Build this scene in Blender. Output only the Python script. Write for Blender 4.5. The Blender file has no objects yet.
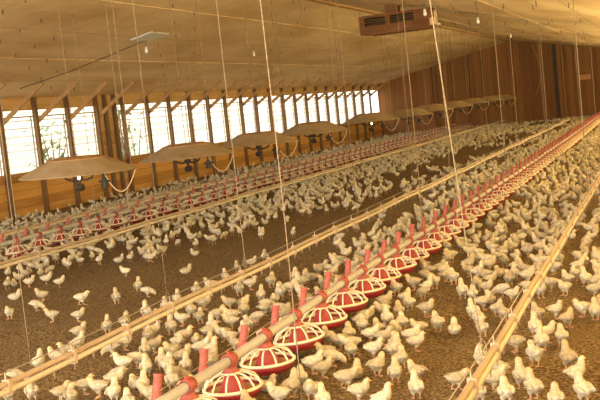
import bpy, math, random
from mathutils import Vector, Matrix
random.seed(7)
S = bpy.context.scene
COL = S.collection
# ------------------------------------------------------------------ camera
H = 1.5
YAW, PITCH, ROLL, FPX = 0.35895, 0.08785, -0.1036, 1000.0
cy, sy, cp, sp = math.cos(YAW), math.sin(YAW), math.cos(PITCH), math.sin(PITCH)
FWD = Vector((-sy*cp, cy*cp, -sp)); R0 = Vector((cy, sy, 0)); U0 = R0.cross(FWD)
RGT = math.cos(ROLL)*R0 + math.sin(ROLL)*U0
UPV = -math.sin(ROLL)*R0 + math.cos(ROLL)*U0
cam = bpy.data.objects.new('camera', bpy.data.cameras.new('camera')); COL.objects.link(cam)
M = Matrix((RGT, UPV, -FWD)).transposed().to_4x4(); M.translation = Vector((0, 0, H))
cam.matrix_world = M
cam.data.sensor_width = 36; cam.data.lens = FPX/600*36; cam.data.clip_end = 300; cam.data.clip_start = 0.05
S.camera = cam
# ------------------------------------------------------------------ light
S.view_settings.view_transform = 'Standard'; S.view_settings.look = 'None'
S.view_settings.gamma = 1; S.view_settings.use_curve_mapping = False
S.view_settings.exposure = 0.98
W = bpy.data.worlds.new('sky'); S.world = W; W.use_nodes = True
bg = W.node_tree.nodes['Background']; bg.inputs[0].default_value = (1.0, 0.95, 0.86, 1); bg.inputs[1].default_value = 1.7

def area(name, loc, direction, sx, sy_, power, col, portal=False):
    l = bpy.data.lights.new(name, 'AREA'); l.shape = 'RECTANGLE'; l.size = sx; l.size_y = sy_
    l.energy = power; l.color = col
    o = bpy.data.objects.new(name, l); COL.objects.link(o); o.location = loc
    d = Vector(direction).normalized()
    o.rotation_euler = d.to_track_quat('-Z', 'Y').to_euler()
    if portal: l.cycles.is_portal = True
    return o
sun = bpy.data.lights.new('sun', 'SUN'); sun.energy = 0.7; sun.angle = 0.02; sun.color = (1, .95, .85)
so = bpy.data.objects.new('sun', sun); COL.objects.link(so); so.location = (30, 10, 30)
so.rotation_euler = Vector((-1, 0.25, -0.9)).to_track_quat('-Z', 'Y').to_euler()
# daylight through the curtained openings of the right-hand wall (behind the camera's right shoulder)
for i in range(5):
    area('side_opening_daylight', (1.12, -0.5+i*9.0, 1.35), (-1, 0.05, 1.0), 8.6, 0.8, (120, 195, 260, 300, 300)[i], (1.0, 0.80, 0.36))
# added fill lamp behind the camera, tilted up to brighten the ceiling
area('front_fill', (-5.4, -2.6, 1.7), (0.0, 1, 1.1), 12.5, 2.2, 1050, (1.0, 0.92, 0.82))
area('side_window_portal', (-12.3, 20.0, 1.46), (1, 0, 0), 48, 1.25, 1, (1, 1, 1), portal=True)

# ------------------------------------------------------------------ projection helpers (pixel of the photograph -> point of the place)
def ray(px, py): return FWD + RGT*((px-300)/FPX) - UPV*((py-200)/FPX)
def at_z(px, py, z):
    d = ray(px, py); t = (z-H)/d.z; return Vector((0, 0, H)) + d*t
def at_u(px, py, u):
    d = ray(px, py); t = u/d.x; return Vector((0, 0, H)) + d*t
def pix(p):
    d = Vector(p)-Vector((0, 0, H)); z = d.dot(FWD)
    return 300+FPX*d.dot(RGT)/z, 200-FPX*d.dot(UPV)/z
RIDGE_U, RIDGE_Z, PIT = -6.1, 3.58, 0.208
WALL_U, RIGHT_U, END_Y, FRONT_Y = -12.06, 1.2, 43.5, -2.5
def ceil_z(u): return RIDGE_Z - PIT*abs(u-RIDGE_U)
def on_ceiling(px, py):
    d = ray(px, py); lo, hi = 1.0, 60.0
    f = lambda t: (H+d.z*t) - ceil_z(d.x*t)
    for _ in range(60):
        m = (lo+hi)/2
        if f(m) > 0: hi = m
        else: lo = m
    return Vector((0, 0, H)) + d*lo

# ------------------------------------------------------------------ materials
def mat(name, col, rough=0.6, metal=0.0, noise=None, bump=None, var=0.0, emit=None, spec=0.5, trans=0.0):
    """procedural material: base colour, noise mottling (scale vec, colour, amount), bump (scale vec, strength)"""
    m = bpy.data.materials.new(name); m.use_nodes = True; nt = m.node_tree; N = nt.nodes; L = nt.links
    b = N['Principled BSDF']; b.inputs['Roughness'].default_value = rough; b.inputs['Metallic'].default_value = metal
    b.inputs['Specular IOR Level'].default_value = spec
    b.inputs['Base Color'].default_value = (*col, 1)
    tc = N.new('ShaderNodeTexCoord'); src = None
    if noise:
        sc, c2, lo, hi = noise
        mp = N.new('ShaderNodeMapping'); mp.inputs['Scale'].default_value = sc; L.new(tc.outputs['Object'], mp.inputs[0])
        nz = N.new('ShaderNodeTexNoise'); nz.inputs['Scale'].default_value = 1; nz.inputs['Detail'].default_value = 5; L.new(mp.outputs[0], nz.inputs['Vector'])
        rp = N.new('ShaderNodeValToRGB'); rp.color_ramp.elements[0].position = lo; rp.color_ramp.elements[1].position = hi
        rp.color_ramp.elements[0].color = (*col, 1); rp.color_ramp.elements[1].color = (*c2, 1)
        L.new(nz.outputs['Fac'], rp.inputs[0]); src = rp.outputs[0]
        L.new(src, b.inputs['Base Color'])
    if var:
        oi = N.new('ShaderNodeObjectInfo'); hv = N.new('ShaderNodeHueSaturation')
        mr = N.new('ShaderNodeMapRange'); mr.inputs['To Min'].default_value = 1-var; mr.inputs['To Max'].default_value = 1+var
        L.new(oi.outputs['Random'], mr.inputs[0]); L.new(mr.outputs[0], hv.inputs['Value'])
        if src: L.new(src, hv.inputs['Color'])
        else: hv.inputs['Color'].default_value = (*col, 1)
        L.new(hv.outputs[0], b.inputs['Base Color'])
    if bump:
        sc, st = bump
        mp = N.new('ShaderNodeMapping'); mp.inputs['Scale'].default_value = sc; L.new(tc.outputs['Object'], mp.inputs[0])
        nz = N.new('ShaderNodeTexNoise'); nz.inputs['Scale'].default_value = 1; nz.inputs['Detail'].default_value = 4; L.new(mp.outputs[0], nz.inputs['Vector'])
        bp = N.new('ShaderNodeBump'); bp.inputs['Strength'].default_value = st; bp.inputs['Distance'].default_value = 0.02
        L.new(nz.outputs['Fac'], bp.inputs['Height']); L.new(bp.outputs[0], b.inputs['Normal'])
    if emit:
        b.inputs['Emission Color'].default_value = (*emit[0], 1); b.inputs['Emission Strength'].default_value = emit[1]
    if trans: b.inputs['Transmission Weight'].default_value = trans
    return m

def boards(name, c1, c2, seam_axis, width, grain, seam=0.25, rough=0.75, sw=0.035):
    """planks: a seam every `width` along seam_axis (0 x, 1 y, 2 z), grain stretched along `grain` scale vector"""
    m = bpy.data.materials.new(name); m.use_nodes = True; nt = m.node_tree; N = nt.nodes; L = nt.links
    b = N['Principled BSDF']; b.inputs['Roughness'].default_value = rough; b.inputs['Specular IOR Level'].default_value = 0.2
    tc = N.new('ShaderNodeTexCoord'); sx = N.new('ShaderNodeSeparateXYZ'); L.new(tc.outputs['Object'], sx.inputs[0])
    dv = N.new('ShaderNodeMath'); dv.operation = 'DIVIDE'; dv.inputs[1].default_value = width; L.new(sx.outputs[seam_axis], dv.inputs[0])
    fl = N.new('ShaderNodeMath'); fl.operation = 'FLOOR'; L.new(dv.outputs[0], fl.inputs[0])
    fr = N.new('ShaderNodeMath'); fr.operation = 'FRACT'; L.new(dv.outputs[0], fr.inputs[0])
    wn = N.new('ShaderNodeTexWhiteNoise'); wn.noise_dimensions = '1D'; L.new(fl.outputs[0], wn.inputs['W'])
    mp = N.new('ShaderNodeMapping'); mp.inputs['Scale'].default_value = grain; L.new(tc.outputs['Object'], mp.inputs[0])
    nz = N.new('ShaderNodeTexNoise'); nz.inputs['Scale'].default_value = 1; nz.inputs['Detail'].default_value = 6; L.new(mp.outputs[0], nz.inputs['Vector'])
    ad = N.new('ShaderNodeMath'); ad.operation = 'MULTIPLY_ADD'; ad.inputs[1].default_value = 0.45; L.new(wn.outputs['Value'], ad.inputs[0])
    sb = N.new('ShaderNodeMath'); sb.operation = 'MULTIPLY'; sb.inputs[1].default_value = 0.8; L.new(nz.outputs['Fac'], sb.inputs[0]); L.new(sb.outputs[0], ad.inputs[2])
    rp = N.new('ShaderNodeValToRGB'); rp.color_ramp.elements[0].position = 0.3; rp.color_ramp.elements[1].position = 0.8
    rp.color_ramp.elements[0].color = (*c1, 1); rp.color_ramp.elements[1].color = (*c2, 1); L.new(ad.outputs[0], rp.inputs[0])
    lt = N.new('ShaderNodeMath'); lt.operation = 'LESS_THAN'; lt.inputs[1].default_value = sw; L.new(fr.outputs[0], lt.inputs[0])
    mx = N.new('ShaderNodeMixRGB'); mx.blend_type = 'MULTIPLY'; mx.inputs[2].default_value = (seam, seam, seam, 1)
    L.new(lt.outputs[0], mx.inputs[0]); L.new(rp.outputs[0], mx.inputs[1]); L.new(mx.outputs[0], b.inputs['Base Color'])
    return m

M_ = {}
M_['litter'] = mat('litter', (0.122, 0.083, 0.040), 0.95, noise=((55, 55, 55), (0.50, 0.38, 0.21), 0.44, 0.76), bump=((60, 60, 60), 0.9), spec=0.1)
M_['plank'] = boards('golden plank', (0.36, 0.17, 0.045), (0.62, 0.34, 0.10), 2, 0.17, (6, 0.9, 14))
M_['header'] = boards('pale header board', (0.45, 0.27, 0.11), (0.62, 0.40, 0.18), 2, 0.3, (6, 0.7, 12), 0.6)
M_['endwall'] = boards('dark end boards', (0.17, 0.075, 0.026), (0.28, 0.13, 0.048), 0, 0.24, (9, 6, 0.5), 0.45)
M_['post'] = mat('weathered post', (0.15, 0.09, 0.043), 0.85, noise=((20, 20, 2), (0.25, 0.16, 0.085), 0.35, 0.7), spec=0.15)
M_['brace'] = mat('brace timber', (0.38, 0.22, 0.09), 0.85, noise=((14, 14, 4), (0.5, 0.31, 0.14), 0.35, 0.7), spec=0.15)
M_['frame'] = mat('grey window frame', (0.42, 0.38, 0.31), 0.7, spec=0.2)
M_['wire'] = mat('galvanised wire', (0.40, 0.36, 0.30), 0.5, 0.3)
M_['rope'] = mat('rope fibre', (0.23, 0.175, 0.105), 0.9, noise=((30, 30, 90), (0.38, 0.30, 0.20), 0.4, 0.65), spec=0.1)
M_['rope_dark'] = mat('old rope', (0.22, 0.14, 0.07), 0.9, noise=((30, 30, 90), (0.32, 0.22, 0.12), 0.4, 0.65), spec=0.1)
M_['rail'] = mat('dusty support rail', (0.50, 0.39, 0.27), 0.6, noise=((4, 3, 4), (0.40, 0.29, 0.19), 0.4, 0.8))
M_['nipple'] = mat('dull nipple metal', (0.30, 0.22, 0.14), 0.5, 0.4)
M_['pvc'] = mat('cream water pipe', (0.68, 0.58, 0.44), 0.45, noise=((8, 3, 8), (0.68, 0.53, 0.33), 0.45, 0.8))
M_['feedpipe'] = mat('dusty feed pipe', (0.52, 0.50, 0.48), 0.5, noise=((9, 2, 9), (0.38, 0.35, 0.31), 0.4, 0.8))
M_['red'] = mat('red plastic', (0.33, 0.022, 0.024), 0.45, noise=((25, 25, 25), (0.33, 0.055, 0.042), 0.4, 0.75))
M_['reddust'] = mat('dusty red plastic', (0.37, 0.058, 0.042), 0.6, noise=((25, 25, 25), (0.38, 0.12, 0.085), 0.35, 0.7))
M_['grill'] = mat('cream plastic grill', (0.86, 0.76, 0.54), 0.5)
M_['feed'] = mat('mash feed', (0.40, 0.27, 0.11), 0.95, noise=((70, 70, 70), (0.66, 0.50, 0.26), 0.4, 0.7))
M_['dark'] = mat('dark iron', (0.045, 0.032, 0.022), 0.6, 0.3)
M_['hover'] = mat('dusty hover sheet', (0.42, 0.32, 0.19), 0.7, noise=((5, 5, 5), (0.32, 0.23, 0.12), 0.4, 0.75), spec=0.2)
M_['rust'] = mat('rusty plate', (0.33, 0.17, 0.06), 0.8, noise=((14, 14, 14), (0.45, 0.27, 0.10), 0.35, 0.7))
M_['hose'] = mat('tan hose', (0.60, 0.44, 0.22), 0.6)
M_['flame'] = mat('gas flame', (1, .6, .2), 0.5, emit=((1.0, 0.72, 0.35), 9))
M_['boxwood'] = mat('reddish box wood', (0.13, 0.050, 0.016), 0.75, noise=((3, 14, 14), (0.22, 0.095, 0.035), 0.35, 0.7), spec=0.2)
M_['palewood'] = mat('pale pine', (0.62, 0.42, 0.2), 0.8, noise=((4, 14, 14), (0.72, 0.52, 0.28), 0.35, 0.7))
M_['bulb'] = mat('white glass bulb', (0.85, 0.82, 0.72), 0.15)
M_['plate'] = mat('grey sheet plate', (0.66, 0.64, 0.60), 0.6)
M_['cable'] = mat('dark cable', (0.10, 0.065, 0.03), 0.6)
M_['beak'] = mat('horn beak', (0.72, 0.42, 0.18), 0.4)
M_['shank'] = mat('pink shank', (0.66, 0.39, 0.24), 0.55)
M_['eye'] = mat('black eye', (0.01, 0.008, 0.006), 0.15)
M_['leaf'] = mat('leaf', (0.06, 0.13, 0.035), 0.5, noise=((6, 6, 6), (0.13, 0.22, 0.07), 0.4, 0.7))
M_['bark'] = mat('bark', (0.16, 0.10, 0.06), 0.9)
M_['siding'] = boards('white siding', (0.66, 0.60, 0.50), (0.84, 0.81, 0.74), 2, 0.27, (0.8, 0.8, 2), 0.55, 0.75, 0.28)
M_['yard'] = mat('dry yard ground', (0.52, 0.45, 0.33), 0.95, noise=((2, 2, 2), (0.42, 0.38, 0.24), 0.4, 0.7))
M_['curtain'] = mat('yellow curtain', (0.80, 0.62, 0.25), 0.8)
M_['tag'] = mat('orange box paint', (0.55, 0.25, 0.10), 0.6)

def ceiling_mat():
    m = bpy.data.materials.new('tan ceiling sheeting'); m.use_nodes = True; nt = m.node_tree; N = nt.nodes; L = nt.links
    b = N['Principled BSDF']; b.inputs['Roughness'].default_value = 0.75; b.inputs['Specular IOR Level'].default_value = 0.2
    tc = N.new('ShaderNodeTexCoord'); sx = N.new('ShaderNodeSeparateXYZ'); L.new(tc.outputs['Object'], sx.inputs[0])
    def math_(op, a, v):
        n = N.new('ShaderNodeMath'); n.operation = op
        if hasattr(a, 'links'): L.new(a, n.inputs[0])
        if hasattr(v, 'links'): L.new(v, n.inputs[1])
        else: n.inputs[1].default_value = v
        return n.outputs[0]
    def seam(ax, w, t):
        return math_('LESS_THAN', math_('FRACT', math_('DIVIDE', sx.outputs[ax], w), 0), t)
    mp = N.new('ShaderNodeMapping'); mp.inputs['Scale'].default_value = (1.3, 0.35, 1); L.new(tc.outputs['Object'], mp.inputs[0])
    nz = N.new('ShaderNodeTexNoise'); nz.inputs['Scale'].default_value = 1; nz.inputs['Detail'].default_value = 6; L.new(mp.outputs[0], nz.inputs['Vector'])
    rp = N.new('ShaderNodeValToRGB'); e = rp.color_ramp.elements
    e[0].position = 0.32; e[0].color = (0.58, 0.39, 0.18, 1); e[1].position = 0.62; e[1].color = (0.80, 0.61, 0.36, 1); L.new(nz.outputs['Fac'], rp.inputs[0])
    s1 = seam(0, 1.22, 0.014); s2 = seam(1, 1.22, 0.010)
    mxs = math_('MAXIMUM', s1, s2)
    mx = N.new('ShaderNodeMixRGB'); mx.blend_type = 'MULTIPLY'; mx.inputs[2].default_value = (0.62, 0.55, 0.45, 1)
    L.new(mxs, mx.inputs[0]); L.new(rp.outputs[0], mx.inputs[1])
    L.new(mx.outputs[0], b.inputs['Base Color'])
    nb = N.new('ShaderNodeTexNoise'); nb.inputs['Scale'].default_value = 1.1; L.new(tc.outputs['Object'], nb.inputs['Vector'])
    bp = N.new('ShaderNodeBump'); bp.inputs['Strength'].default_value = 0.5; bp.inputs['Distance'].default_value = 0.12
    L.new(nb.outputs['Fac'], bp.inputs['Height']); L.new(bp.outputs[0], b.inputs['Normal'])
    return m
M_['ceiling'] = ceiling_mat()

def down_mat():
    m = bpy.data.materials.new('chick down'); m.use_nodes = True; nt = m.node_tree; N = nt.nodes; L = nt.links
    b = N['Principled BSDF']; b.inputs['Roughness'].default_value = 0.9; b.inputs['Specular IOR Level'].default_value = 0.1
    a = N.new('ShaderNodeAttribute'); a.attribute_name = 'down'
    t = N.new('ShaderNodeAttribute'); t.attribute_name = 'tint'
    oi = N.new('ShaderNodeObjectInfo')
    ad = N.new('ShaderNodeMath'); ad.operation = 'ADD'; L.new(t.outputs['Fac'], ad.inputs[0]); L.new(oi.outputs['Random'], ad.inputs[1])
    fr = N.new('ShaderNodeMath'); fr.operation = 'FRACT'; L.new(ad.outputs[0], fr.inputs[0])
    rp = N.new('ShaderNodeValToRGB'); e = rp.color_ramp.elements
    e[0].color = (0.49, 0.42, 0.27, 1); e[1].color = (0.71, 0.65, 0.49, 1); e[0].position = 0; e[1].position = 0.8
    L.new(fr.outputs[0], rp.inputs[0])
    tc = N.new('ShaderNodeTexCoord'); nz = N.new('ShaderNodeTexNoise'); nz.inputs['Scale'].default_value = 45; nz.inputs['Detail'].default_value = 3
    L.new(tc.outputs['Object'], nz.inputs['Vector'])
    mr = N.new('ShaderNodeMapRange'); mr.inputs['From Min'].default_value = 0.35; mr.inputs['From Max'].default_value = 0.65; mr.inputs['To Min'].default_value = 0.68; mr.inputs['To Max'].default_value = 1.0
    L.new(nz.outputs['Fac'], mr.inputs[0])
    ml = N.new('ShaderNodeMixRGB'); ml.blend_type = 'MULTIPLY'; ml.inputs[0].default_value = 1; L.new(rp.outputs[0], ml.inputs[1]); L.new(mr.outputs[0], ml.inputs[2])
    mx = N.new('ShaderNodeMixRGB'); mx.inputs[2].default_value = (0.66, 0.50, 0.22, 1); L.new(a.outputs['Fac'], mx.inputs[0]); L.new(ml.outputs[0], mx.inputs[1])
    L.new(mx.outputs[0], b.inputs['Base Color'])
    bp = N.new('ShaderNodeBump'); bp.inputs['Strength'].default_value = 0.5; bp.inputs['Distance'].default_value = 0.006
    n2 = N.new('ShaderNodeTexNoise'); n2.inputs['Scale'].default_value = 160; L.new(tc.outputs['Object'], n2.inputs['Vector'])
    L.new(n2.outputs['Fac'], bp.inputs['Height']); L.new(bp.outputs[0], b.inputs['Normal'])
    return m
M_['down'] = down_mat()

# ------------------------------------------------------------------ mesh helpers
class MB:
    def __init__(s): s.v = []; s.f = []; s.m = []
    def add(s, vs, fs, mi=0):
        o = len(s.v); s.v += [tuple(v) for v in vs]; s.f += [tuple(i+o for i in f) for f in fs]; s.m += [mi]*len(fs)
        return s
    def box(s, c, d, mi=0, rot=None):
        vs = [Vector((x*d[0]/2, y*d[1]/2, z*d[2]/2)) for x in (-1, 1) for y in (-1, 1) for z in (-1, 1)]
        if rot is not None: vs = [rot @ v for v in vs]
        vs = [v+Vector(c) for v in vs]
        return s.add(vs, [(0, 1, 3, 2), (4, 6, 7, 5), (0, 4, 5, 1), (2, 3, 7, 6), (0, 2, 6, 4), (1, 5, 7, 3)], mi)
    def span(s, lo, hi, mi=0):
        return s.box([(a+b)/2 for a, b in zip(lo, hi)], [abs(b-a) for a, b in zip(lo, hi)], mi)
    def beam(s, a, b, w, h, mi=0, up=(0, 0, 1)):
        a, b = Vector(a), Vector(b); t = (b-a); ln = t.length; t.normalize()
        sd = t.cross(Vector(up)).normalized(); n = sd.cross(t)
        R = Matrix((sd, t, n)).transposed()
        return s.box((a+b)/2, (w, ln, h), mi, R)
    def tube(s, path, r, n=8, mi=0, closed=False, cap=True):
        P = [Vector(p) for p in path]; k = len(P); rs = r if isinstance(r, (list, tuple)) else [r]*k
        vs = []; prev = None
        for i, p in enumerate(P):
            if closed: t = (P[(i+1) % k]-P[i-1]).normalized()
            else: t = (P[min(i+1, k-1)]-P[max(i-1, 0)]).normalized()
            ref = prev if prev is not None else (Vector((0, 0, 1)) if abs(t.z) < 0.9 else Vector((1, 0, 0)))
            a = (ref - t*ref.dot(t)).normalized(); prev = a; b = t.cross(a)
            for j in range(n):
                an = 2*math.pi*j/n; vs.append(p + (a*math.cos(an)+b*math.sin(an))*rs[i])
        fs = []
        for i in range(k if closed else k-1):
            for j in range(n):
                i2 = (i+1) % k; fs.append((i*n+j, i*n+(j+1) % n, i2*n+(j+1) % n, i2*n+j))
        if cap and not closed: fs += [tuple(range(n-1, -1, -1)), tuple((k-1)*n+j for j in range(n))]
        return s.add(vs, fs, mi)
    def lathe(s, prof, n=24, c=(0, 0, 0), mi=0, rot=None):
        vs = []; k = len(prof)
        for (r, z) in prof:
            for j in range(n):
                an = 2*math.pi*j/n; v = Vector((r*math.cos(an), r*math.sin(an), z))
                if rot is not None: v = rot @ v
                vs.append(v+Vector(c))
        fs = [(i*n+j, i*n+(j+1) % n, (i+1)*n+(j+1) % n, (i+1)*n+j) for i in range(k-1) for j in range(n)]
        if prof[0][0] > 1e-5 and False: pass
        return s.add(vs, fs, mi)
    def ell(s, c, r, nu=10, nv=7, mi=0, rot=None):
        vs = []; fs = []
        for i in range(nv+1):
            ph = math.pi*i/nv
            for j in range(nu):
                th = 2*math.pi*j/nu
                v = Vector((r[0]*math.sin(ph)*math.cos(th), r[1]*math.sin(ph)*math.sin(th), r[2]*math.cos(ph)))
                if rot is not None: v = rot @ v
                vs.append(v+Vector(c))
        for i in range(nv):
            for j in range(nu): fs.append((i*nu+j, (i+1)*nu+j, (i+1)*nu+(j+1) % nu, i*nu+(j+1) % nu))
        return s.add(vs, fs, mi)
    def data(s, name, mats, smooth=False):
        me = bpy.data.meshes.new(name); me.from_pydata(s.v, [], s.f)
        for m in mats: me.materials.append(m)
        if len(mats) > 1: me.polygons.foreach_set('material_index', s.m)
        if smooth: me.polygons.foreach_set('use_smooth', [True]*len(me.polygons))
        me.validate(); me.update(); return me
    def build(s, name, mats, parent=None, smooth=False, loc=None):
        if not isinstance(mats, (list, tuple)): mats = [mats]
        return link(name, s.data(name, mats, smooth), parent, loc)
def link(name, data, parent=None, loc=None):
    o = bpy.data.objects.new(name, data); COL.objects.link(o)
    if parent: o.parent = parent
    if loc is not None: o.location = loc
    return o
def tag(o, label, cat, group=None):
    o['label'] = label; o['category'] = cat
    if group: o['group'] = group
    return o
def struct(o): o['kind'] = 'structure'; return o
def copy_tree(o, parent=None):
    c = o.copy(); COL.objects.link(c)
    if parent: c.parent = parent
    for ch in list(o.children): copy_tree(ch, c)
    return c
def empty(name, loc): return link(name, None, None, loc)
ORD = ['zeroth', 'first', 'second', 'third', 'fourth', 'fifth', 'sixth', 'seventh', 'eighth', 'ninth', 'tenth', 'eleventh', 'twelfth', 'thirteenth', 'fourteenth', 'fifteenth', 'sixteenth', 'seventeenth', 'eighteenth', 'nineteenth', 'twentieth']
TENS = ['', '', 'twenty', 'thirty', 'forty', 'fifty', 'sixty', 'seventy', 'eighty', 'ninety']
def ordinal(n):
    if n <= 20: return ORD[n]
    t, u = divmod(n, 10)
    return (TENS[t][:-1]+'ieth') if u == 0 else TENS[t]+'-'+ORD[u]

# ------------------------------------------------------------------ setting
b = MB(); NX, NY = 56, 190
vs = []; fs = []
for j in range(NY+1):
    for i in range(NX+1):
        x = WALL_U-0.1+(RIGHT_U+0.2-WALL_U)*i/NX; y = FRONT_Y+(END_Y+0.1-FRONT_Y)*j/NY
        z = 0.006*math.sin(x*5.1+y*1.7)+0.006*math.sin(y*3.3-x*2.2)+0.004*(random.random()-.5)-0.008
        vs.append((x, y, z))
for j in range(NY):
    for i in range(NX):
        a = j*(NX+1)+i; fs.append((a, a+1, a+NX+2, a+NX+1))
struct(b.add(vs, fs).build('floor', M_['litter'], smooth=True))
b = MB()
for u0, u1 in ((WALL_U-0.35, RIDGE_U), (RIDGE_U, RIGHT_U+0.35)):
    z0, z1 = ceil_z(u0), ceil_z(u1); y0, y1 = FRONT_Y, END_Y
    v = [(u0, y0, z0), (u1, y0, z1), (u1, y1, z1), (u0, y1, z0)]
    b.add(v+[(p[0], p[1], p[2]+0.1) for p in v], [(0, 1, 2, 3), (7, 6, 5, 4), (0, 4, 5, 1), (1, 5, 6, 2), (2, 6, 7, 3), (3, 7, 4, 0)])
ceiling = struct(b.build('ceiling', M_['ceiling']))
# battens along the seams of the ceiling
for u in (-9.76, -7.32, -4.88, -2.44):
    bb = MB().span((u-0.02, FRONT_Y, ceil_z(u)-0.008), (u+0.02, END_Y, ceil_z(u)+0.01))
    struct(bb.build('ceiling_batten', M_['ceiling'], ceiling))
# ridge strip
struct(MB().span((RIDGE_U-0.06, FRONT_Y, RIDGE_Z-0.05), (RIDGE_U+0.06, END_Y, RIDGE_Z-0.005)).build('ridge_strip', M_['brace'], ceiling))
# nails / small hooks in the sheets
b = MB()
for k in range(260):
    u = -11.6+10.6*((k*0.6180339) % 1); y = 7+30*((k*0.7548777) % 1)
    b.span((u-.006, y-.006, ceil_z(u)-.05-.03*random.random()), (u+.006, y+.006, ceil_z(u)+.003))
hk = b.build('ceiling_hooks', M_['cable'], ceiling); hk['kind'] = 'stuff'

POST = [16.15+1.17*k for k in range(-6, 23)]
b = MB()
b.span((WALL_U-0.05, FRONT_Y, -0.05), (WALL_U, END_Y, 0.84))                # plank wall below the openings
wl = struct(b.build('wall_left', M_['plank']))
hd = MB().span((WALL_U-0.05, FRONT_Y, 2.09), (WALL_U, END_Y, 2.345)).build('header_board', M_['header'], wl); hd['kind'] = 'structure'
struct(MB().span((WALL_U-0.09, FRONT_Y, 0.80), (WALL_U+0.03, END_Y, 0.86)).build('window_sill', M_['brace'], wl))
struct(MB().span((WALL_U-0.04, 8.0, 1.945), (WALL_U+0.0, END_Y, 1.975)).build('window_rail', M_['frame'], wl))
pm = MB().span((WALL_U, -0.045, -0.02), (WALL_U+0.08, 0.045, 2.335)).data('wall_post', [M_['post']])
bm_ = MB().beam((WALL_U+0.05, 0.065, 1.86), (-11.02, 0.065, ceil_z(-11.02)-0.02), 0.042, 0.08).data('brace', [M_['brace']])
for y in POST:
    struct(link('wall_post', pm, wl, (0, y, 0))); struct(link('brace', bm_, wl, (0, y, 0)))
for y in (20.05, 20.45): struct(link('wall_post', pm, wl, (0, y, 0)))
# boarded bay
struct(MB().span((WALL_U-0.045, 19.67, 0.84), (WALL_U-0.005, 20.45, 2.09)).build('boarded_panel', M_['header'], wl))
# openings with horizontal wires, one per bay
n = 0
for i in range(len(POST)-1):
    y0, y1 = POST[i]+0.045, POST[i+1]-0.045
    if POST[i] > 19.6 and POST[i] < 19.7: y0 = 20.5
    n += 1
    b = MB()
    for z in (1.05, 1.22, 1.39, 1.56, 1.73, 1.88):
        b.tube([(WALL_U-0.03, y0, z), (WALL_U-0.03, y1, z)], 0.006, 5)
    b.span((WALL_U-0.05, y0, 0.86), (WALL_U-0.03, y0+0.025, 1.95)); b.span((WALL_U-0.05, y1-0.025, 0.86), (WALL_U-0.03, y1, 1.95))
    struct(b.build('window_%d' % n, M_['frame']))
# end wall
b = MB()
pr = [(WALL_U-.05, -0.05), (RIGHT_U+.05, -0.05), (RIGHT_U+.05, ceil_z(RIGHT_U)), (RIDGE_U, RIDGE_Z), (WALL_U-.05, ceil_z(WALL_U))]
b.add([(u, END_Y, z) for u, z in pr]+[(u, END_Y+.08, z) for u, z in pr], [(0, 1, 2, 3, 4), (9, 8, 7, 6, 5)]+[(i, i+5, (i+1) % 5+5, (i+1) % 5) for i in range(5)])
we = struct(b.build('wall_back', M_['endwall']))
for u, w in ((-4.35, 0.12), (-7.4, 0.09), (-9.6, 0.09)):
    struct(MB().span((u, END_Y-.07, 0), (u+w, END_Y, ceil_z(u)-.03)).build('end_post', M_['dark'] if u > -5 else M_['boxwood'], we))
# right wall (behind the camera's right): planks below, closed yellow curtain in the opening
wr = struct(MB().span((RIGHT_U, FRONT_Y, -0.05), (RIGHT_U+.05, END_Y, 0.9)).span((RIGHT_U, FRONT_Y, 1.8), (RIGHT_U+.05, END_Y, ceil_z(RIGHT_U))).build('wall_right', M_['plank']))
struct(MB().span((RIGHT_U+0.01, FRONT_Y, 0.88), (RIGHT_U+.03, END_Y, 1.82)).build('window_curtain', M_['curtain'], wr))
# outside the left openings
yard = MB().span((-60, -10, -0.3), (WALL_U-0.1, 90, -0.1)).build('ground_yard', M_['yard']); yard['kind'] = 'structure'
sh = MB().span((-27, 12, -0.2), (-22, 75, 3.3)).build('wall_neighbouring_shed', M_['siding']); sh['kind'] = 'structure'

# ------------------------------------------------------------------ bushes outside
def bush(loc, h, w, nleaf, seed, label, name='shrub'):
    r = random.Random(seed); o = empty(name, loc)
    b = MB()
    for k in range(5):
        a = r.random()*6.28; b.tube([(0, 0, 0), (math.cos(a)*w*.2, math.sin(a)*w*.2, h*.5), (math.cos(a)*w*.45, math.sin(a)*w*.45, h*.9)], [.03, .02, .008], 5)
    b.build('stem', M_['bark'], o)
    b = MB()
    for k in range(nleaf):
        a = r.random()*6.28; q = math.sqrt(r.random())*w*.55; z = h*(.3+.7*r.random())
        c = Vector((math.cos(a)*q, math.sin(a)*q, z)); d = Vector((r.uniform(-1, 1), r.uniform(-1, 1), r.uniform(-.6, .5))).normalized()
        sd = d.cross(Vector((0, 0, 1))).normalized()*r.uniform(.03, .06); L = r.uniform(.2, .42)
        b.add([c, c+d*L*.5+sd, c+d*L, c+d*L*.5-sd+Vector((0, 0, .01))], [(0, 1, 2, 3)])
    b.build('foliage', M_['leaf'], o)
    return tag(o, label, 'shrub', 'shrubs outside the windows')
bush((-14.6, 21.6, -.1), 1.9, 1.0, 130, 1, 'leafy green shrub outside the second bright window from the front')
bush((-14.2, 24.2, -.1), 2.1, .8, 150, 2, 'tall green shrub outside the window next to the boarded bay')
bush((-17.0, 30.0, -.1), 2.2, 1.4, 70, 3, 'sparse twiggy shrub outside the windows past the boarded bay')

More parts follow.
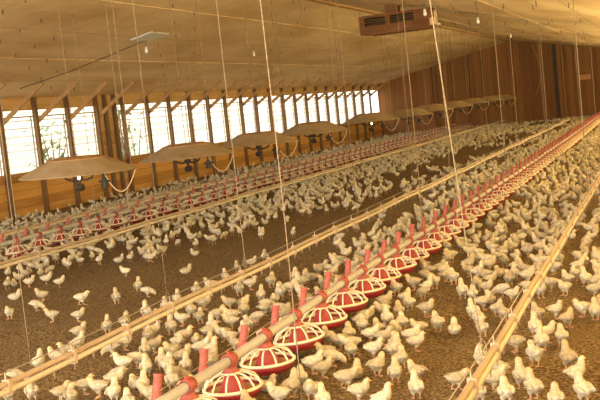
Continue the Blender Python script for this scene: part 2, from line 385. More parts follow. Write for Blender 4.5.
# ------------------------------------------------------------------ drinker lines
def sag(u, z, amp, per, ph):
    return lambda y: (u+amp*0.5*math.sin(y/per*1.7+ph), z+amp*(math.cos(2*math.pi*(y-ph)/per)-1)*0.5)
def drinker(u, z, y0, y1, label, nip=True, bstep=0.6):
    o = empty('drinker_line', (u, y0, 0)); L = y1-y0
    fn = sag(0, z, 0.012, 3.1, 0.4)
    ys = [L*i/60 for i in range(61)]
    b = MB(); b.tube([(fn(y)[0], y, fn(y)[1]+0.020) for y in ys], 0.0155, 8); b.build('support_rail', M_['rail'], o, True)
    b = MB(); b.tube([(fn(y)[0]+0.004, y, fn(y)[1]-0.016) for y in ys], 0.0165, 8); b.build('water_pipe', M_['pvc'], o, True)
    b = MB(); b.tube([(fn(y)[0]-0.005, y, fn(y)[1]+0.075) for y in ys], 0.003, 4); b.build('perch_wire', M_['wire'], o)
    cm = MB().span((-0.021, -0.012, -0.040), (0.021, 0.012, 0.040)).span((-.007, -.004, .04), (-.002, .004, .078)).data('bracket', [M_['rail']])
    y = 0.3; k = 0
    while y < L and k < 98:
        link('bracket', cm, o, (fn(y)[0], y, fn(y)[1])); y += bstep; k += 1
    if nip:
        nm = MB().tube([(0, 0, 0), (0, 0, -0.02), (0, 0, -0.021), (0, 0, -0.042)], [.007, .007, .0035, .0035], 6).data('nipple', [M_['nipple']])
        y = 0.1
        for k in range(100):
            link('nipple', nm, o, (fn(y)[0]+.004, y, fn(y)[1]-.03)); y += 0.2
            if y > L: break
    return tag(o, label, 'water line', 'drinker lines')
A_U, B_U, C_U = -3.22, -2.24, -0.855
A_Z, B_Z = 0.28, 0.25
drinker(A_U, A_Z, 2.6, 36.0, 'long cream drinker pipe with rail running just beyond the near red feeder row')
drinker(C_U, A_Z, 2.6, 42.5, 'cream drinker pipe with rail at right, nearest the camera, among yellow chicks')
drinker(-6.36, A_Z, 5.0, 42.5, 'far drinker pipe along the open litter, in front of the far red feeder row', nip=False, bstep=1.2)
drinker(-8.47, A_Z, 7.0, 42.5, 'farthest drinker pipe, between the far red feeder row and plank wall', nip=False, bstep=1.2)

# ------------------------------------------------------------------ feeder lines with their pans
PAN = 0.493
def pan_proto():
    o = empty('feeder_pan', (0, 0, 0)); zr = 0.105; R = 0.155
    b = MB(); b.lathe([(0.001, .054), (.09, .054), (.125, .06), (.148, .09), (R-.004, zr), (R, zr-.002), (.153, .086), (.128, .053), (.095, .046), (.001, .046)], 28); b.build('bowl', M_['red'], o, True)
    b = MB(); b.lathe([(.001, .074), (.07, .076), (.11, .08), (.138, .088)], 24); b.build('feed', M_['feed'], o, True)
    b = MB(); b.lathe([(.088, .048), (.080, .075), (.058, .125), (.04, .16), (.036, .175)], 20); b.build('inner_cone', M_['red'], o, True)
    b = MB(); b.tube([(R*math.cos(a*math.pi/16), R*math.sin(a*math.pi/16), zr+.003) for a in range(32)], .0095, 6, closed=True)
    for k in range(12):
        a = 2*math.pi*k/12+.2; c, s_ = math.cos(a), math.sin(a)
        b.tube([(r*c, r*s_, z) for r, z in ((R, zr+.002), (R-.006, .125), (.128, .155), (.092, .176), (.05, .184))], .0052, 5)
    b.tube([(.05*math.cos(a*math.pi/10), .05*math.sin(a*math.pi/10), .184) for a in range(20)], .006, 5, closed=True)
    b.build('grill', M_['grill'], o, True)
    b = MB(); b.lathe([(.052, .178), (.052, .188), (.04, .196), (.033, .206), (.033, .216), (.001, .2165)], 16)
    n_ = 14; vs = []                                              # saddle clamped round the pipe
    for yy, ri in ((-.035, .031), (-.035, .0375), (.035, .0375), (.035, .031)):
        vs += [(ri*math.cos(2*math.pi*k/n_), yy, B_Z+ri*math.sin(2*math.pi*k/n_)) for k in range(n_)]
    b.add(vs, [(q*n_+k, q*n_+(k+1) % n_, (q+1) % 4*n_+(k+1) % n_, (q+1) % 4*n_+k) for q in range(4) for k in range(n_)])
    b.tube([(0, 0, B_Z+.034), (0, 0, B_Z+.049)], [.014, .011], 8)
    b.build('collar', M_['reddust'], o, True)
    return o
PP = pan_proto()
def pan_at(o, x, y, dz=0, tilt=0.1):
    t = random.uniform(.0, tilt)                                  # swung about the pipe it is clamped to
    o.location = (x+B_Z*math.sin(t), y, dz+B_Z*(1-math.cos(t))); o.rotation_euler = (0, -t, 0)
def lerp_tab(tab):
    def f(y):
        if y <= tab[0][0]: return tab[0][1]
        for (a, v), (c, w) in zip(tab, tab[1:]):
            if y <= c:
                t = (y-a)/(c-a); t = t*t*(3-2*t)*.35+t*.65; return v+(w-v)*t
        return tab[-1][1]
    return f
SAG = lambda y: 0
def feed_line(u, z, y0, y1, label):
    o = empty('feed_line', (u, y0, 0)); L = y1-y0; ys = [L*i/110 for i in range(111)]
    b = MB(); b.tube([(0.004*math.sin(y*2.1), y, z+SAG(y+y0)) for y in ys], 0.0265, 12); b.build('feed_pipe', M_['feedpipe'], o, True)
    b = MB(); b.tube([(-.004, y, z+.055+SAG(y+y0)) for y in ys], 0.0022, 4); b.build('shock_wire', M_['wire'], o)
    return tag(o, label, 'feeder line', 'feeder lines')
TUBE0 = 3.69*1.068
_px = [(177.5, 392), (217, 369), (255, 343), (300, 312), (330, 290.5), (360, 272), (400, 247), (430, 228), (450, 215.5), (515, 174), (545, 153.5), (571, 136), (596, 118)]
_tb = [(at_u(x, y, B_U).y, at_u(x, y, B_U).z-B_Z) for x, y in _px]
_tb = [(y, max(-.06, min(.04, z))) for y, z in _tb]
print('sag', [(round(a, 2), round(c, 3)) for a, c in _tb])
SAG = lerp_tab(_tb)
flB = feed_line(B_U, B_Z, 2.4, 43.2, 'grey auger pipe carrying the near row of red feeder pans')
SAG = lambda y: .006*math.sin(y*1.1)
flF = feed_line(-7.85, B_Z, 7.0, 42.5, 'grey auger pipe carrying the far row of red feeder pans')
tm = MB().lathe([(.001, 0), (.032, 0), (.032, .008), (.024, .016), (.022, .03), (.021, .13), (.024, .134), (.024, .142), (.017, .142), (.016, .05), (.001, .05)], 14).data('riser_tube', [M_['reddust']], True)
PANS = []
def row(fl, u, y0, first, last, label, group):
    k = 0; y = first
    while y < last:
        t = link('riser_tube', tm, fl, (-.045, y-y0, B_Z-.02+SAG(y))); t.rotation_euler = (-0.30+random.uniform(-.08, .08), 0.12+random.uniform(-.05, .05), 0)
        yp = y+PAN/2
        p = PP if not PANS else copy_tree(PP)
        pan_at(p, u+.004*math.sin((yp-y0)*2.1), yp, SAG(yp)); PANS.append(p)
        tag(p, label % ordinal(k+1), 'feeder', group)
        k += 1; y += PAN
    return k
SAG = lerp_tab(_tb)
row(flB, B_U, 2.4, TUBE0, 42.8, '%s red feeder pan from the front in the near row', 'feeder pans of the near row')
SAG = lambda y: .006*math.sin(y*1.1)
row(flF, -7.85, 7.0, 10.3, 42.0, '%s red feeder pan from the front in the far row', 'feeder pans of the far row')

# ------------------------------------------------------------------ brooder hovers
def hover_proto():
    o = empty('brooder_hover', (0, 0, 0))
    b = MB(); b.lathe([(.655, -.014), (.665, 0), (.32, .16), (.30, .16), (.645, -.0), (.645, -.014), (.655, -.014)], 14); b.build('canopy', M_['hover'], o)
    b = MB(); b.lathe([(.001, .19), (.24, .185), (.335, .16), (.335, .15), (.001, .15)], 14); b.build('crown_plate', M_['rust'], o)
    b = MB(); b.tube([(0, 0, .16), (0, 0, .0)], .02, 8); b.tube([(0, 0, 0), (0, 0, -.09)], [.05, .04], 10); b.tube([(0, 0, -.09), (0, 0, -.12)], .02, 8); b.lathe([(.001, -.12), (.045, -.13), (.06, -.17), (.045, -.2), (.001, -.21)], 10)
    bu = b.build('burner', M_['dark'], o)
    for s_ in (-1, 1):
        MB().tube([(0, 0, -.07), (s_*.09, 0, -.085), (s_*.17, 0, -.06), (s_*.2, 0, .0), (s_*.3, 0, .11)], .012, 6).build('bracket_arm', M_['dark'], o)
    b = MB(); pts = []
    for i in range(15):
        t = i/14; x = .64-.36*t; z = -.24*4*t*(1-t)*(1 if t < .5 else 1); pts.append((cy*x, sy*x, z-.01))
    b.tube(pts, .008, 6); h = b.build('gas_hose', M_['hose'], o, True)
    b = MB(); b.tube([(cy*.28, sy*.28, 0), (cy*.28, sy*.28, -.08)], .012, 6); b.tube([(cy*.28, sy*.28, -.08), (cy*.28, sy*.28, -.19)], [.03, .045], 8); b.tube([(cy*.28-.07, sy*.28, -.12), (cy*.28+.07, sy*.28, -.12)], .012, 6); b.build('regulator', M_['dark'], o)
    return o
HP = hover_proto(); HU = -6.2; HOV = []
hpos = [(78, 1.075), (187, 1.045), (258, 1.055), (313, 1.095), (371, 1.12), (408, 1.10), (432, 1.14), (453, 1.15), (471, 1.16), (487, 1.16), (501, 1.16)]
hy = [9.45, 12.12, 14.64, 17.3, 21.1, 24.54, 27.1, 30.1, 33.1, 36.4, 39.5]
ROPES = 0
def rope(x, y, z0, z1, r, m, label, sway=0.0, loop=False, xt=None, yt=None):
    xt = x if xt is None else xt; yt = y if yt is None else yt
    o = link('hanging_rope', None, None, (x, y, z0)); n_ = 9; pts = []
    for i in range(n_):
        t = i/(n_-1); pts.append(((xt-x)*t+sway*math.sin(math.pi*t)*.5, (yt-y)*t+sway*math.sin(math.pi*t*2)*.3, (z1-z0)*t))
    b = MB(); b.tube(pts, r, 6)
    if loop:
        b.tube([(.018*math.sin(a*math.pi/6), .006*math.cos(a*math.pi/6), .035+.035*math.cos(a*math.pi/6)) for a in range(12)], r, 5, closed=True)
        b.ell((0, 0, .075), (r*1.8, r*1.8, r*3), 7, 5)
    COL.objects.unlink(o); bpy.data.objects.remove(o)
    o = b.build('hanging_rope', M_[m], None, True, (x, y, z0))
    return tag(o, label, 'rope', 'hanging ropes')
for i, ((px, z), y) in enumerate(zip(hpos, hy)):
    o = HP if i == 0 else copy_tree(HP)
    y *= HU/-6.1
    o.location = (HU, y, z-.02*0); o.rotation_euler = (random.uniform(-.02, .02), random.uniform(-.02, .02), 0)
    HOV.append(o)
    tag(o, '%s round tan gas brooder hover from the front, hanging over the litter' % ordinal(i+1), 'brooder', 'brooder hovers')
    if i > 2:
        for sg, wd in ((-1, 'wall side'), (1, 'feeder side')):
            rope(HU+sg*.5, y, z+.08, ceil_z(HU+sg*.5)-.003, .005, 'rope_dark' if sg < 0 else 'rope', 'slim cord at the %s of the %s brooder hover from the front' % (wd, ordinal(i+1)))
    rope(HU, y, z+.18, ceil_z(HU)-.003, .005, 'rope_dark', 'thin dark cord holding the %s brooder hover from the front' % ordinal(i+1))

for i in (0, 4):
    MB().ell((.055, -.085, -.05), (.017, .017, .021), 8, 6).build('pilot_flame', M_['flame'], [c for c in HOV[i].children if c.name.startswith('burner')][0])
# ------------------------------------------------------------------ ropes
_e = at_u(131, 130, -5.75)
rope(-5.62, 9.78, 1.08, ceil_z(-5.62)-.003, .007, 'rope_dark', 'thick dark rope down to the near edge of the first brooder hover')
def hang_on(u, zline, y, r, m, label, **k): rope(u, y, zline, ceil_z(u)-.003, r, m, label, **k)
for i, y in enumerate((4.32, 5.87, 7.2, 10.3, 12.9, 15.3, 19.0, 23.0, 28.5, 34.9)):
    hang_on(A_U, A_Z+.04, y, (.0014, .0013, .0036, .003, .0036, .0055, .0055, .0075, .007, .007)[i], 'rope' if i in (0, 5, 7, 8) else ('rope' if i < 3 else 'rope_dark'), '%s rope from the front holding up the middle drinker pipe' % ordinal(i+1), loop=i in (1, 2))
for i, y in enumerate((9.2, 14.5, 20.2, 28.2, 34.3, 40.5)):
    hang_on(B_U, B_Z+.05, y, (.004, .005, .0055, .007, .0075, .008)[i], 'rope_dark' if i == 0 else 'rope', '%s rope from the front holding up the near feeder row' % ordinal(i+1))
c = at_z(483, 360, .3)
rope(C_U, c.y, A_Z+.04, ceil_z(C_U)-.003, .0029, 'rope', 'pale knotted rope looped round the right drinker pipe beside a standing chick', loop=True, xt=C_U-.13)
for i, y in enumerate((11.0, 17.0, 24.0, 32.0)):
    hang_on(C_U, A_Z+.04, y, .004, 'rope', '%s rope behind the knotted one on the right drinker pipe' % ordinal(i+1))
c = at_z(302, 402, 0)
rope(c.x, c.y, .005, ceil_z(c.x)-.003, .0031, 'rope', 'long pale rope hanging loose to the litter in front of the feeder pans', sway=.02)
for i, y in enumerate((8.6, 10.9, 13.5, 16.5, 20, 24, 28, 32, 36, 40)):
    hang_on(-6.36, A_Z+.04, y, .005, 'rope' if i < 2 else 'rope_dark', '%s rope from the front holding up the drinker pipe under the hovers' % ordinal(i+1))
for i, y in enumerate((12.5, 16, 20, 25, 30, 36)):
    hang_on(-7.85, B_Z+.05, y, .005, 'rope_dark', '%s rope from the front holding up the far feeder row' % ordinal(i+1))
# slack cord against the end wall
rope(-5.2, END_Y-.25, 1.1, ceil_z(-5.2)-.003, .012, 'rope', 'slack wavy cord hanging in front of the dark end wall', sway=.6)

# ------------------------------------------------------------------ hanging fan box, lamps, cable, plate
BY = 18.0
l, rr_ = at_u(362, 25, -1).x, 0
k = BY/at_u(362, 20, -5).y; uL = -5*k; k = BY/at_u(432, 20, -4).y; uR = -4*k
top, bot = 3.10, 2.765
o = empty('fan_box', ((uL+uR)/2, BY, bot)); w = uR-uL; h = top-bot
b = MB(); b.span((-w/2, -.22, 0), (w/2, -.19, h*.42)); b.span((-w/2, -.22, h*.86), (w/2, -.19, h)); b.span((-w/2, -.22, h*.42), (-w/2+.1, -.19, h*.86)); b.span((w/2-.28, -.22, h*.42), (w/2, -.19, h*.86)); b.span((-.16, -.22, h*.42), (-.07, -.19, h*.86))
b.span((-w/2, .19, 0), (w/2, .22, h)); b.span((-w/2, -.19, 0), (-w/2+.03, .19, h)); b.span((w/2-.03, -.19, 0), (w/2, .19, h)); b.span((-w/2, -.19, h-.03), (w/2, .19, h)); b.span((-w/2+.15, -.24, -.02), (w/2, .24, 0.02))
b.build('box_body', M_['boxwood'], o)
for s0, s1 in ((-w/2+.1, -.16), (-.07, w/2-.28)):
    bb = MB()
    for q in range(3): bb.box(((s0+s1)/2, -.19, h*(.5+.14*q)), (s1-s0, .03, .012), 0, Matrix.Rotation(.5, 3, 'X'))
    bb.build('louvre', M_['cable'], o)
MB().span((w/2, -.2, .03), (w/2+.13, .1, .05)).span((w/2+.09, -.2, .05), (w/2+.13, -.17, h*.8)).span((w/2, -.21, .05), (w/2+.13, -.2, h*.45)).build('end_shelf', M_['palewood'], o)
MB().span((-.16, -.14, h), (.06, .12, ceil_z((uL+uR)/2)-bot-.002)).build('duct_stem', M_['boxwood'], o)
tag(o, 'reddish wooden box with slotted front hanging under the ceiling', 'box fan')
def bulb(p, label, drop=.14):
    o = empty('ceiling_bulb', (p.x, p.y, ceil_z(p.x)-.001))
    MB().tube([(0, 0, 0), (0, 0, -drop)], .008, 6).build('cord', M_['cable'], o)
    MB().tube([(0, 0, -drop), (0, 0, -drop-.05)], [.022, .026], 8).build('socket', M_['plate'], o)
    MB().ell((0, 0, -drop-.075), (.032, .032, .038), 12, 8).build('glass', M_['bulb'], o, True)
    tag(o, label, 'lamp', 'ceiling bulbs')
bulb(on_ceiling(145, 39), 'white bulb hanging beside the grey plate on the ceiling')
bulb(on_ceiling(253, 45), 'white bulb hanging from the ceiling between two ropes')
bulb(on_ceiling(424, 3), 'white bulb hanging by the right end of the wooden box', .1)
bulb(on_ceiling(477, 12), 'white bulb on the ceiling right of the wooden box', .1)
bulb(on_ceiling(510, 30), 'small white bulb near the ridge end above the dark wall', .1)
p = on_ceiling(150, 36)
o = MB().box((0, 0, 0), (.42, .7, .02), 0, Matrix.Rotation(-math.atan(PIT), 3, 'Y')).build('ceiling_plate', M_['plate'], None, False, (p.x, p.y, ceil_z(p.x)-.014))
tag(o, 'grey sheet plate fixed to the tan ceiling above a bulb', 'plate')
def ceil_cable(pts, label, r=.008):
    P = [on_ceiling(*q) for q in pts]; P = [Vector((v.x, v.y, ceil_z(v.x)-.012)) for v in P]
    # subdivide so that the cable follows the sheet
    Q = []
    for a, c in zip(P, P[1:]):
        for i in range(8):
            v = a.lerp(c, i/8); Q.append(Vector((v.x, v.y, ceil_z(v.x)-.012)))
    Q.append(P[-1]); base = Q[0].copy()
    o = MB().tube([v-base for v in Q], r, 5).build('ceiling_cable', M_['cable'], None, False, base)
    tag(o, label, 'cable', 'ceiling cables')
ceil_cable([(20, 88), (70, 71), (145, 40)], 'dark cable running up the ceiling to the bulb by the plate')
ceil_cable([(425, 4), (455, 11), (478, 13), (520, 20), (590, 34)], 'dark cable along the ceiling joining bulbs right of the box')
p = at_u(585, 77, -4.05); u = at_u(585, 77, -1).x
d = ray(585, 77); t = (END_Y-.06)/d.y; p = Vector((0, 0, H))+d*t
o = MB().span((-.22, -.06, -.1), (.22, .055, .1)).span((-.18, -.07, -.06), (.18, -.06, .06)).build('control_box', M_['tag'], None, False, p)
tag(o, 'small orange box fixed to the dark end wall', 'control box')

# ------------------------------------------------------------------ chicks
def loft(path, n):
    """path: (x, y, z, side radius, vertical radius) rings"""
    b = MB(); vs = []; k = len(path)
    for i, (x, y, z, a, c) in enumerate(path):
        p0 = Vector(path[max(i-1, 0)][:3]); p1 = Vector(path[min(i+1, k-1)][:3]); t = (p1-p0).normalized()
        sd = Vector((1, 0, 0)); sd = (sd-t*sd.dot(t)).normalized(); nn = sd.cross(t)
        for j in range(n):
            an = 2*math.pi*j/n; vs.append(Vector((x, y, z))+sd*(a*math.cos(an))+nn*(c*math.sin(an)))
    fs = [(i*n+j, i*n+(j+1) % n, (i+1)*n+(j+1) % n, (i+1)*n+j) for i in range(k-1) for j in range(n)]
    fs += [tuple(range(n-1, -1, -1)), tuple((k-1)*n+j for j in range(n))]
    b.add(vs, fs); return b
POSES = {
 # x, y(forward), z, side radius, vertical radius
 'standing': dict(path=[(0, -.092, .098, .006, .004), (0, -.078, .096, .022, .016), (0, -.05, .088, .038, .034), (0, -.015, .083, .047, .043), (0, .02, .086, .046, .044), (0, .045, .098, .036, .036), (0, .058, .118, .025, .025), (0, .063, .138, .019, .019), (0, .070, .154, .0185, .0175), (0, .082, .158, .016, .0155), (0, .092, .156, .009, .009)], leg=(.0, .04)),
 'alert': dict(path=[(0, -.078, .080, .006, .004), (0, -.066, .082, .022, .018), (0, -.042, .080, .038, .036), (0, -.012, .083, .047, .045), (0, .016, .095, .044, .043), (0, .034, .114, .032, .033), (0, .040, .138, .0215, .022), (0, .043, .162, .0175, .0175), (0, .048, .182, .018, .017), (0, .060, .187, .0155, .015), (0, .070, .185, .009, .009)], leg=(.0, .038)),
 'walking': dict(path=[(0, -.098, .102, .006, .004), (0, -.082, .100, .022, .015), (0, -.052, .090, .037, .033), (0, -.015, .084, .045, .042), (0, .024, .086, .043, .042), (0, .052, .097, .032, .033), (.004, .070, .115, .023, .023), (.008, .080, .133, .019, .018), (.012, .090, .147, .0185, .017), (.016, .102, .149, .015, .0145), (.02, .111, .146, .009, .009)], leg=(.032, .04)),
 'pecking': dict(path=[(0, -.085, .112, .006, .004), (0, -.072, .108, .022, .016), (0, -.045, .096, .038, .034), (0, -.01, .085, .047, .043), (0, .025, .076, .045, .042), (0, .052, .070, .034, .034), (0, .074, .062, .024, .024), (0, .092, .05, .019, .019), (0, .104, .036, .018, .017), (0, .110, .025, .014, .013), (0, .113, .018, .008, .008)], leg=(.0, .04)),
 'sitting': dict(path=[(0, -.092, .050, .006, .004), (0, -.078, .050, .024, .018), (0, -.05, .044, .042, .036), (0, -.012, .041, .052, .044), (0, .024, .043, .049, .044), (0, .048, .055, .037, .036), (0, .058, .073, .025, .025), (0, .061, .090, .02, .02), (0, .067, .105, .0185, .0175), (0, .079, .108, .016, .0155), (0, .089, .106, .009, .009)], leg=None),
 'head-turned': dict(path=[(0, -.086, .09, .006, .004), (0, -.072, .09, .022, .016), (0, -.046, .084, .038, .035), (0, -.012, .083, .047, .044), (0, .018, .089, .045, .044), (0, .038, .104, .034, .035), (.002, .047, .126, .023, .023), (.006, .048, .148, .018, .018), (.016, .050, .165, .018, .018), (.030, .054, .167, .0155, .0155), (.040, .056, .164, .009, .009)], leg=(.0, .04)),
}
def chick_mesh(name, sp_, hi=True):
    ky, kb, kh = .84, 1.0, 1.30
    path = []
    for i, (x, y, z, a, c) in enumerate(sp_['path']):
        k_ = kh if i >= 7 else (1.22 if i == 6 else kb)
        zz = z if i < 6 or name in ('pecking', 'sitting') else z-(.004, .012, .016, .016, .017)[i-6]*(1.25 if name == 'alert' else 1)
        path.append((x, y*ky, zz+.006*(name != 'sitting'), a*k_, c*k_)); n = 12 if hi else 6
    b = loft(path, n)
    bz = path[3][2]; tilt = Matrix.Rotation(-.12 if name != 'alert' else .25, 3, 'X')
    if hi:
        for s_ in (-1, 1):
            b.ell((s_*.041, -.012, bz+.006), (.012, .052, .026), 10, 8, 0, tilt)
            b.ell((s_*.036, -.058, bz+.008), (.008, .026, .012), 8, 6, 0, tilt)
            if sp_['leg']: b.ell((s_*.021, .0+s_*sp_['leg'][0]*.4, bz-.034), (.018, .021, .026), 8, 6)
        o = b.build('tmp', M_['down'])
        rm = o.modifiers.new('r', 'REMESH'); rm.mode = 'VOXEL'; rm.voxel_size = .0052
        sm = o.modifiers.new('s', 'SMOOTH'); sm.iterations = 3; sm.factor = .5
        dg = bpy.context.evaluated_depsgraph_get(); ev = o.evaluated_get(dg).to_mesh()
        b = MB(); b.add([v.co.copy() for v in ev.vertices], [tuple(p.vertices) for p in ev.polygons])
        o.evaluated_get(dg).to_mesh_clear(); me0 = o.data; bpy.data.objects.remove(o); bpy.data.meshes.remove(me0)
    nb = len(b.v)
    hd = Vector(path[-3][:3]); tip = Vector(path[-1][:3]); dr = (tip-hd).normalized()
    sd = dr.cross(Vector((0, 0, 1))).normalized()
    if hi:
        b.tube([tip-dr*.006, tip+dr*.006, tip+dr*.016-Vector((0, 0, .003))], [.0075, .0055, .001], 7, 1)
        for s_ in (-1, 1): b.ell(tip-dr*.011+sd*s_*.0135+Vector((0, 0, .004)), (.0032, .0032, .0032), 6, 5, 3)
    else:
        b.add([tip+sd*.005, tip-sd*.005, tip+Vector((0, 0, -.005)), tip+dr*.014], [(0, 1, 3), (1, 2, 3), (2, 0, 3)], 1)
    if sp_['leg']:
        st, hz = sp_['leg']
        for s_ in (-1, 1):
            dx = s_*.021; f = s_*st; k = 6 if hi else 3
            P = [(dx, f*.4, bz-.05), (dx, f*.7-.010, .026), (dx, f+.002, .005)]
            b.tube(P, [.007, .0045, .0042], k, 2)
            if hi:
                for a in (-.5, 0, .5, math.pi): b.tube([(dx, f+.002, .005), (dx+math.sin(a)*.026*(.6 if a > 3 else 1), f+.002+math.cos(a)*.028*(.6 if a > 3 else 1), .0025)], [.0038, .0018], 5, 2)
            else: b.add([(dx-.012, f+.026, .003), (dx+.012, f+.026, .003), (dx, f-.012, .003)], [(0, 1, 2)], 2)
    ny = []
    nk = Vector(path[5][:3]); top = Vector(path[7][:3])
    for i, v in enumerate(b.v):
        v = Vector(v); d = min((v-Vector(q[:3])).length for q in path[6:])
        ny.append(max(0, min(1, (0.034-d)/.02))*.55 if i < nb else 0)
    return b, ny
CH = {}
for nm, sp_ in POSES.items():
    b, ny = chick_mesh(nm, sp_)
    me = b.data('chick_'+nm, [M_['down'], M_['beak'], M_['shank'], M_['eye']], True)
    at = me.attributes.new('down', 'FLOAT', 'POINT'); at.data.foreach_set('value', ny)
    at = me.attributes.new('tint', 'FLOAT', 'POINT'); at.data.foreach_set('value', [0.0]*len(ny))
    CH[nm] = me
LOW = {nm: chick_mesh(nm, sp_, False) for nm, sp_ in POSES.items()}

# image-facing -> heading in the place (a away, r right, l left, t towards)
FACE = {'r': YAW+.05, 'ra': YAW+.75, 'a': YAW+math.pi/2, 'la': YAW+2.35, 'l': YAW+math.pi, 'lt': YAW+3.93, 't': YAW-math.pi/2, 'rt': YAW-.75}
P = {'s': 'standing', 'u': 'alert', 'w': 'walking', 'p': 'pecking', 'd': 'sitting', 'h': 'head-turned'}
# feet of the chicks that can be told apart in the photograph: x, y, facing, pose
HAND = """17 384 r p;57 366 la s;68 359 l s;80 352 r u;40 372 a u;33 402 a s;62 402 ra s;70 404 a h;81 397 r s;94 396 l s;16 404 a s;
113 356 l p;128 351 ra s;138 368 r p;122 372 l s;119 384 l p;146 359 a u;155 353 r s;164 353 rt s;147 377 a u;144 396 a u;115 403 a u;103 392 r s;159 371 a u;
169 375 a s;173 391 a u;179 366 ra s;187 375 a u;175 353 t s;191 353 a s;198 356 r s;152 404 l s;133 405 a d;185 345 r s;210 340 r s;224 342 l s;
222 404 l s;252 377 ra d;262 391 r d;293 398 ra u;287 354 l p;313 362 l s;326 364 r p;304 374 r s;324 378 r s;341 362 a s;361 356 l w;371 358 r s;382 361 ra u;397 354 a s;
347 389 r w;357 378 a d;371 377 ra s;360 402 r s;312 400 t s;302 388 a s;324 410 a u;384 412 r u;396 383 a u;331 353 l s;352 345 a s;
399 386 la s;409 353 r s;417 399 a u;402 368 a s;457 390 r w;482 368 a h;495 391 r s;480 404 a s;
516 352 l s;537 353 a u;558 348 a s;569 370 a u;578 386 r u;511 391 a u;534 400 a u;507 405 a s;557 411 a s;584 404 a u;500 380 l u;
403 332 a s;406 305 ra s;428 294 r u;420 278 la s;410 311 a s;427 317 rt s;420 336 l s;436 333 a s;455 334 a d;454 285 a s;463 299 a u;472 302 a s;484 310 r s;479 327 a s;498 317 ra s;491 287 r s;483 337 a h;473 320 a u;
507 287 a s;513 302 rt s;504 322 a s;551 292 l s;568 287 a s;541 298 t s;556 319 r h;568 328 ra s;538 323 a s;536 337 a u;547 343 r s;583 317 l s;591 320 a u;595 297 r s;582 288 a u;598 285 la s;598 314 a s;
10 319 t s;3 320 a s;15 300 r d;37 311 r p;53 322 l s;43 302 l s;60 288 r s;82 305 r w;79 322 r s;80 340 ra s;117 304 a u;139 292 a u;148 297 r p;147 320 a u;152 323 rt s;108 334 a u;126 330 a s;166 314 a u;178 306 a u;197 297 a s;186 274 r d;126 277 l s;151 263 r w;
30 288 r s;20 283 l s;8 290 a s;47 285 r s;207 297 a s;216 292 r p;226 283 a u;211 287 l d;238 273 a s;252 268 r s;265 262 a s;
218 322 r s;213 335 a u;232 330 l s;245 318 a u;243 306 r d;262 302 a u;268 312 r p;258 325 l p;281 300 a s;290 295 r s;272 288 a s;296 283 a s;205 310 r s;192 318 a s;183 326 l s;205 323 a s;172 335 a u;160 338 r s;148 343 a s;225 309 l s;240 296 a s;251 290 r s;236 342 a s;281 316 r p;
333 335 a s;322 342 r s;345 330 r s;367 325 r s;355 318 l s;380 318 a s;392 308 r s;388 328 a u;372 340 a s;345 352 a s;388 345 r s;412 345 r s"""
birds = []   # (x, y, ang, pose, scale)
def free(x, y, dmin):
    for q in birds:
        if abs(q[0]-x) < dmin and abs(q[1]-y) < dmin and (q[0]-x)**2+(q[1]-y)**2 < dmin*dmin: return False
    return True
GRID = {}
def gfree(x, y, dmin, ang, cap=.088):
    gx, gy = int(x//.25), int(y//.25); ca, sa = .042*math.cos(ang), .042*math.sin(ang)
    for i in (-1, 0, 1):
        for j in (-1, 0, 1):
            for q in GRID.get((gx+i, gy+j), ()):
                if (q[0]-x)**2+(q[1]-y)**2 < dmin*dmin: return False
                cb, sb = .042*math.cos(q[2]), .042*math.sin(q[2])
                for e in (-1, 1):
                    for f in (-1, 1):
                        if (q[0]+e*cb-x-f*ca)**2+(q[1]+e*sb-y-f*sa)**2 < cap*cap: return False
    return True
def put(x, y, ang, pose, sc):
    bd = (x, y, ang, pose, sc); birds.append(bd); GRID.setdefault((int(x//.25), int(y//.25)), []).append(bd)
def near_pan(x, y, m):
    for u, y0 in ((B_U, TUBE0), (-7.85, 10.3)):
        if abs(x-u) < m:
            k = round((y-y0-PAN/2)/PAN)
            if k >= 0 and (x-u)**2+(y-(y0+PAN/2+k*PAN))**2 < m*m: return True
    return False
def clear_lines(x, y):
    return x
for e in HAND.replace('\n', '').split(';'):
    q = e.split()
    if len(q) < 4: continue
    g = at_z(float(q[0]), float(q[1]), 0)
    x, y = g.x, g.y
    for _ in range(12):
        if near_pan(x, y, .255): x += .03 if x > B_U else -.03
        else: break
    ang = FACE[q[2]]+random.uniform(-.25, .25); x0, y0 = x, y
    for _ in range(200):
        if gfree(x, y, .115, ang) and not near_pan(x, y, .25): break
        w_ = .02+.0008*_; x = x0+random.uniform(-w_, w_)*1.5; y = y0+random.uniform(-w_, w_*1.5)
    else: continue
    put(x, y, ang, P[q[3]], random.uniform(.72, .84))
NH = len(birds)
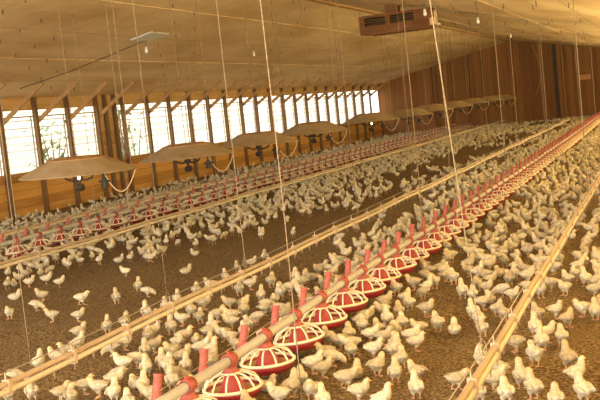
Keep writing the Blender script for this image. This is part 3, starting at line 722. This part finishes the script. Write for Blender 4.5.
# the rest of the flock, thinner where the litter is bare
R = random.Random(11)
def vnoise(x, y):
    def h(i, j): return math.sin(i*127.1+j*311.7)*43758.5453 % 1
    i, j = math.floor(x), math.floor(y); f, g = x-i, y-j; f = f*f*(3-2*f); g = g*g*(3-2*g)
    return (h(i, j)*(1-f)+h(i+1, j)*f)*(1-g)+(h(i, j+1)*(1-f)+h(i+1, j+1)*f)*g
BARE = [(450, 305, 26, 16), (450, 262, 22, 10), (440, 340, 30, 30), (560, 300, 18, 12), (590, 350, 20, 30), (385, 292, 20, 8), (515, 205, 14, 6)]
def density(x, y, px, py):
    if not (-30 < px < 630 and py < 420): return 0
    if x > -0.80:
        d = 2 if py > 300 else 21*(.4+1.0*vnoise(x*2.2, y*1.3))
    elif x > B_U:
        d = (13 if px < 400 else 3) if py > 292 else 22*(.3+1.0*vnoise(x*2+9, y*1.4))
    elif x > A_U:
        d = 20*(.6+.8*vnoise(x*2+3, y*1.5))
    elif x > -6.36:
        if py > 268: return 0
        w = max(0, (-5.0-x)/1.2); w2 = max(0, (x+3.75)/.5)
        nz = vnoise(x*1.3+5, y*.8+2)
        d = 15*min(1, w)*(.35+.9*nz)+9*w2*nz+(10*max(0, nz-.55) if y < 15 else 16*max(0, nz-.42)*min(1.6, y/14))
    elif x > -8.47: d = 15*(.5+.9*vnoise(x*1.6, y*1.2))
    elif x > -10.6: d = 15*(.4+vnoise(x*1.4, y))
    else: d = 2.5
    for cx, cy_, rx, ry in BARE:
        if ((px-cx)/rx)**2+((py-cy_)/ry)**2 < 1: d *= .1
    return d
poses = ['standing']*5+['alert']*5+['walking']*2+['pecking']*3+['sitting']*2+['head-turned']*3
cell = .1
y = 4.9
while y < 43.2:
    x = -11.7
    while x < .35:
        X, Y = x+R.random()*cell, y+R.random()*cell
        px, py = pix((X, Y, 0))
        d = density(X, Y, px, py)
        if d and R.random() < min(.85, d*cell*cell*3.0) and not near_pan(X, Y, .278) and min(abs(X-A_U), abs(X-C_U), abs(X+6.36), abs(X+8.47)) > .05:
            if min(abs(X-B_U), abs(X+7.85)) > .06:
                an = R.random()*6.2832
                if gfree(X, Y, .106, an, .084): put(X, Y, an, R.choice(poses), R.uniform(.72, .86))
        x += cell
    y += cell
# chicks reaching into the near pans
for k in range(14):
    yp = TUBE0+PAN/2+k*PAN
    for a in (1.9+.2*(k % 2), 2.7, 3.6, 4.5, 5.4, -.3+.2*(k % 2), .6):
        if R.random() < .35: continue
        X, Y = B_U+.268*math.cos(a), yp+.268*math.sin(a)
        if gfree(X, Y, .11, a+math.pi): put(X, Y, a+math.pi, 'standing', R.uniform(.78, .86))
def size_key(q):
    px, py = pix((q[0], q[1], .08)); dd = (Vector((q[0], q[1], .08))-Vector((0, 0, H))).length
    inside = -8 < px < 608 and py < 412
    return dd if inside else dd+100
birds.sort(key=size_key)
IND, REST = birds[:300], birds[300:]
# ---- labels that say which chick
def lane(x):
    if x > C_U: return 'beyond right drinker pipe'
    if x > B_U: return 'right of near feeder row'
    if x > A_U: return 'left of near feeder row'
    return 'past middle drinker'
def level(y): return 'by %s near pan' % ordinal(max(1, round((y-TUBE0-PAN/2)/PAN)+1))
def facing(a):
    d = (a-YAW) % (2*math.pi)
    return ['facing right', 'facing away', 'facing left', 'facing camera'][int(((d+math.pi/4) % (2*math.pi))//(math.pi/2))]
groups = {}
for q in IND: groups.setdefault((q[3], facing(q[2]), lane(q[0]), level(q[1])), []).append(q)
LAB = {}
for (ps, fc, ln, lv), qs in groups.items():
    for i, q in enumerate(qs):
        LAB[id(q)] = ('' if len(qs) == 1 else ('nearest ' if i == 0 else ordinal(i+1)+' nearest '))+ps+' chick '+fc+', '+ln+', '+lv
for q in IND:
    o = link('chick', CH[q[3]], None, (q[0], q[1], 0.0)); o.rotation_euler = (0, 0, q[2]-math.pi/2); o.scale = (q[4],)*3
    tag(o, LAB[id(q)], 'chick', 'chicks of the flock')
# ---- the rest, one object
V, F, MI, DN, TN = [], [], [], [], []
for q in REST:
    b, ny = LOW[q[3]]; o = len(V); c_, s_ = math.cos(q[2]-math.pi/2)*q[4], math.sin(q[2]-math.pi/2)*q[4]; tn = R.random()
    for (vx, vy, vz), d_ in zip(b.v, ny):
        V.append((q[0]+c_*vx-s_*vy, q[1]+s_*vx+c_*vy, vz*q[4])); DN.append(d_); TN.append(tn)
    F += [tuple(i+o for i in f) for f in b.f]; MI += b.m
me = bpy.data.meshes.new('distant_chicks'); me.from_pydata(V, [], F)
for m in (M_['down'], M_['beak'], M_['shank'], M_['eye']): me.materials.append(m)
me.polygons.foreach_set('material_index', MI); me.polygons.foreach_set('use_smooth', [True]*len(F))
at = me.attributes.new('down', 'FLOAT', 'POINT'); at.data.foreach_set('value', DN)
at = me.attributes.new('tint', 'FLOAT', 'POINT'); at.data.foreach_set('value', TN)
me.update()
o = link('distant_chicks', me); tag(o, 'the rest of the pale flock crowding the litter towards the far end', 'chicks'); o['kind'] = 'stuff'
print('birds', len(birds), 'hand', NH, 'individuals', len(IND))
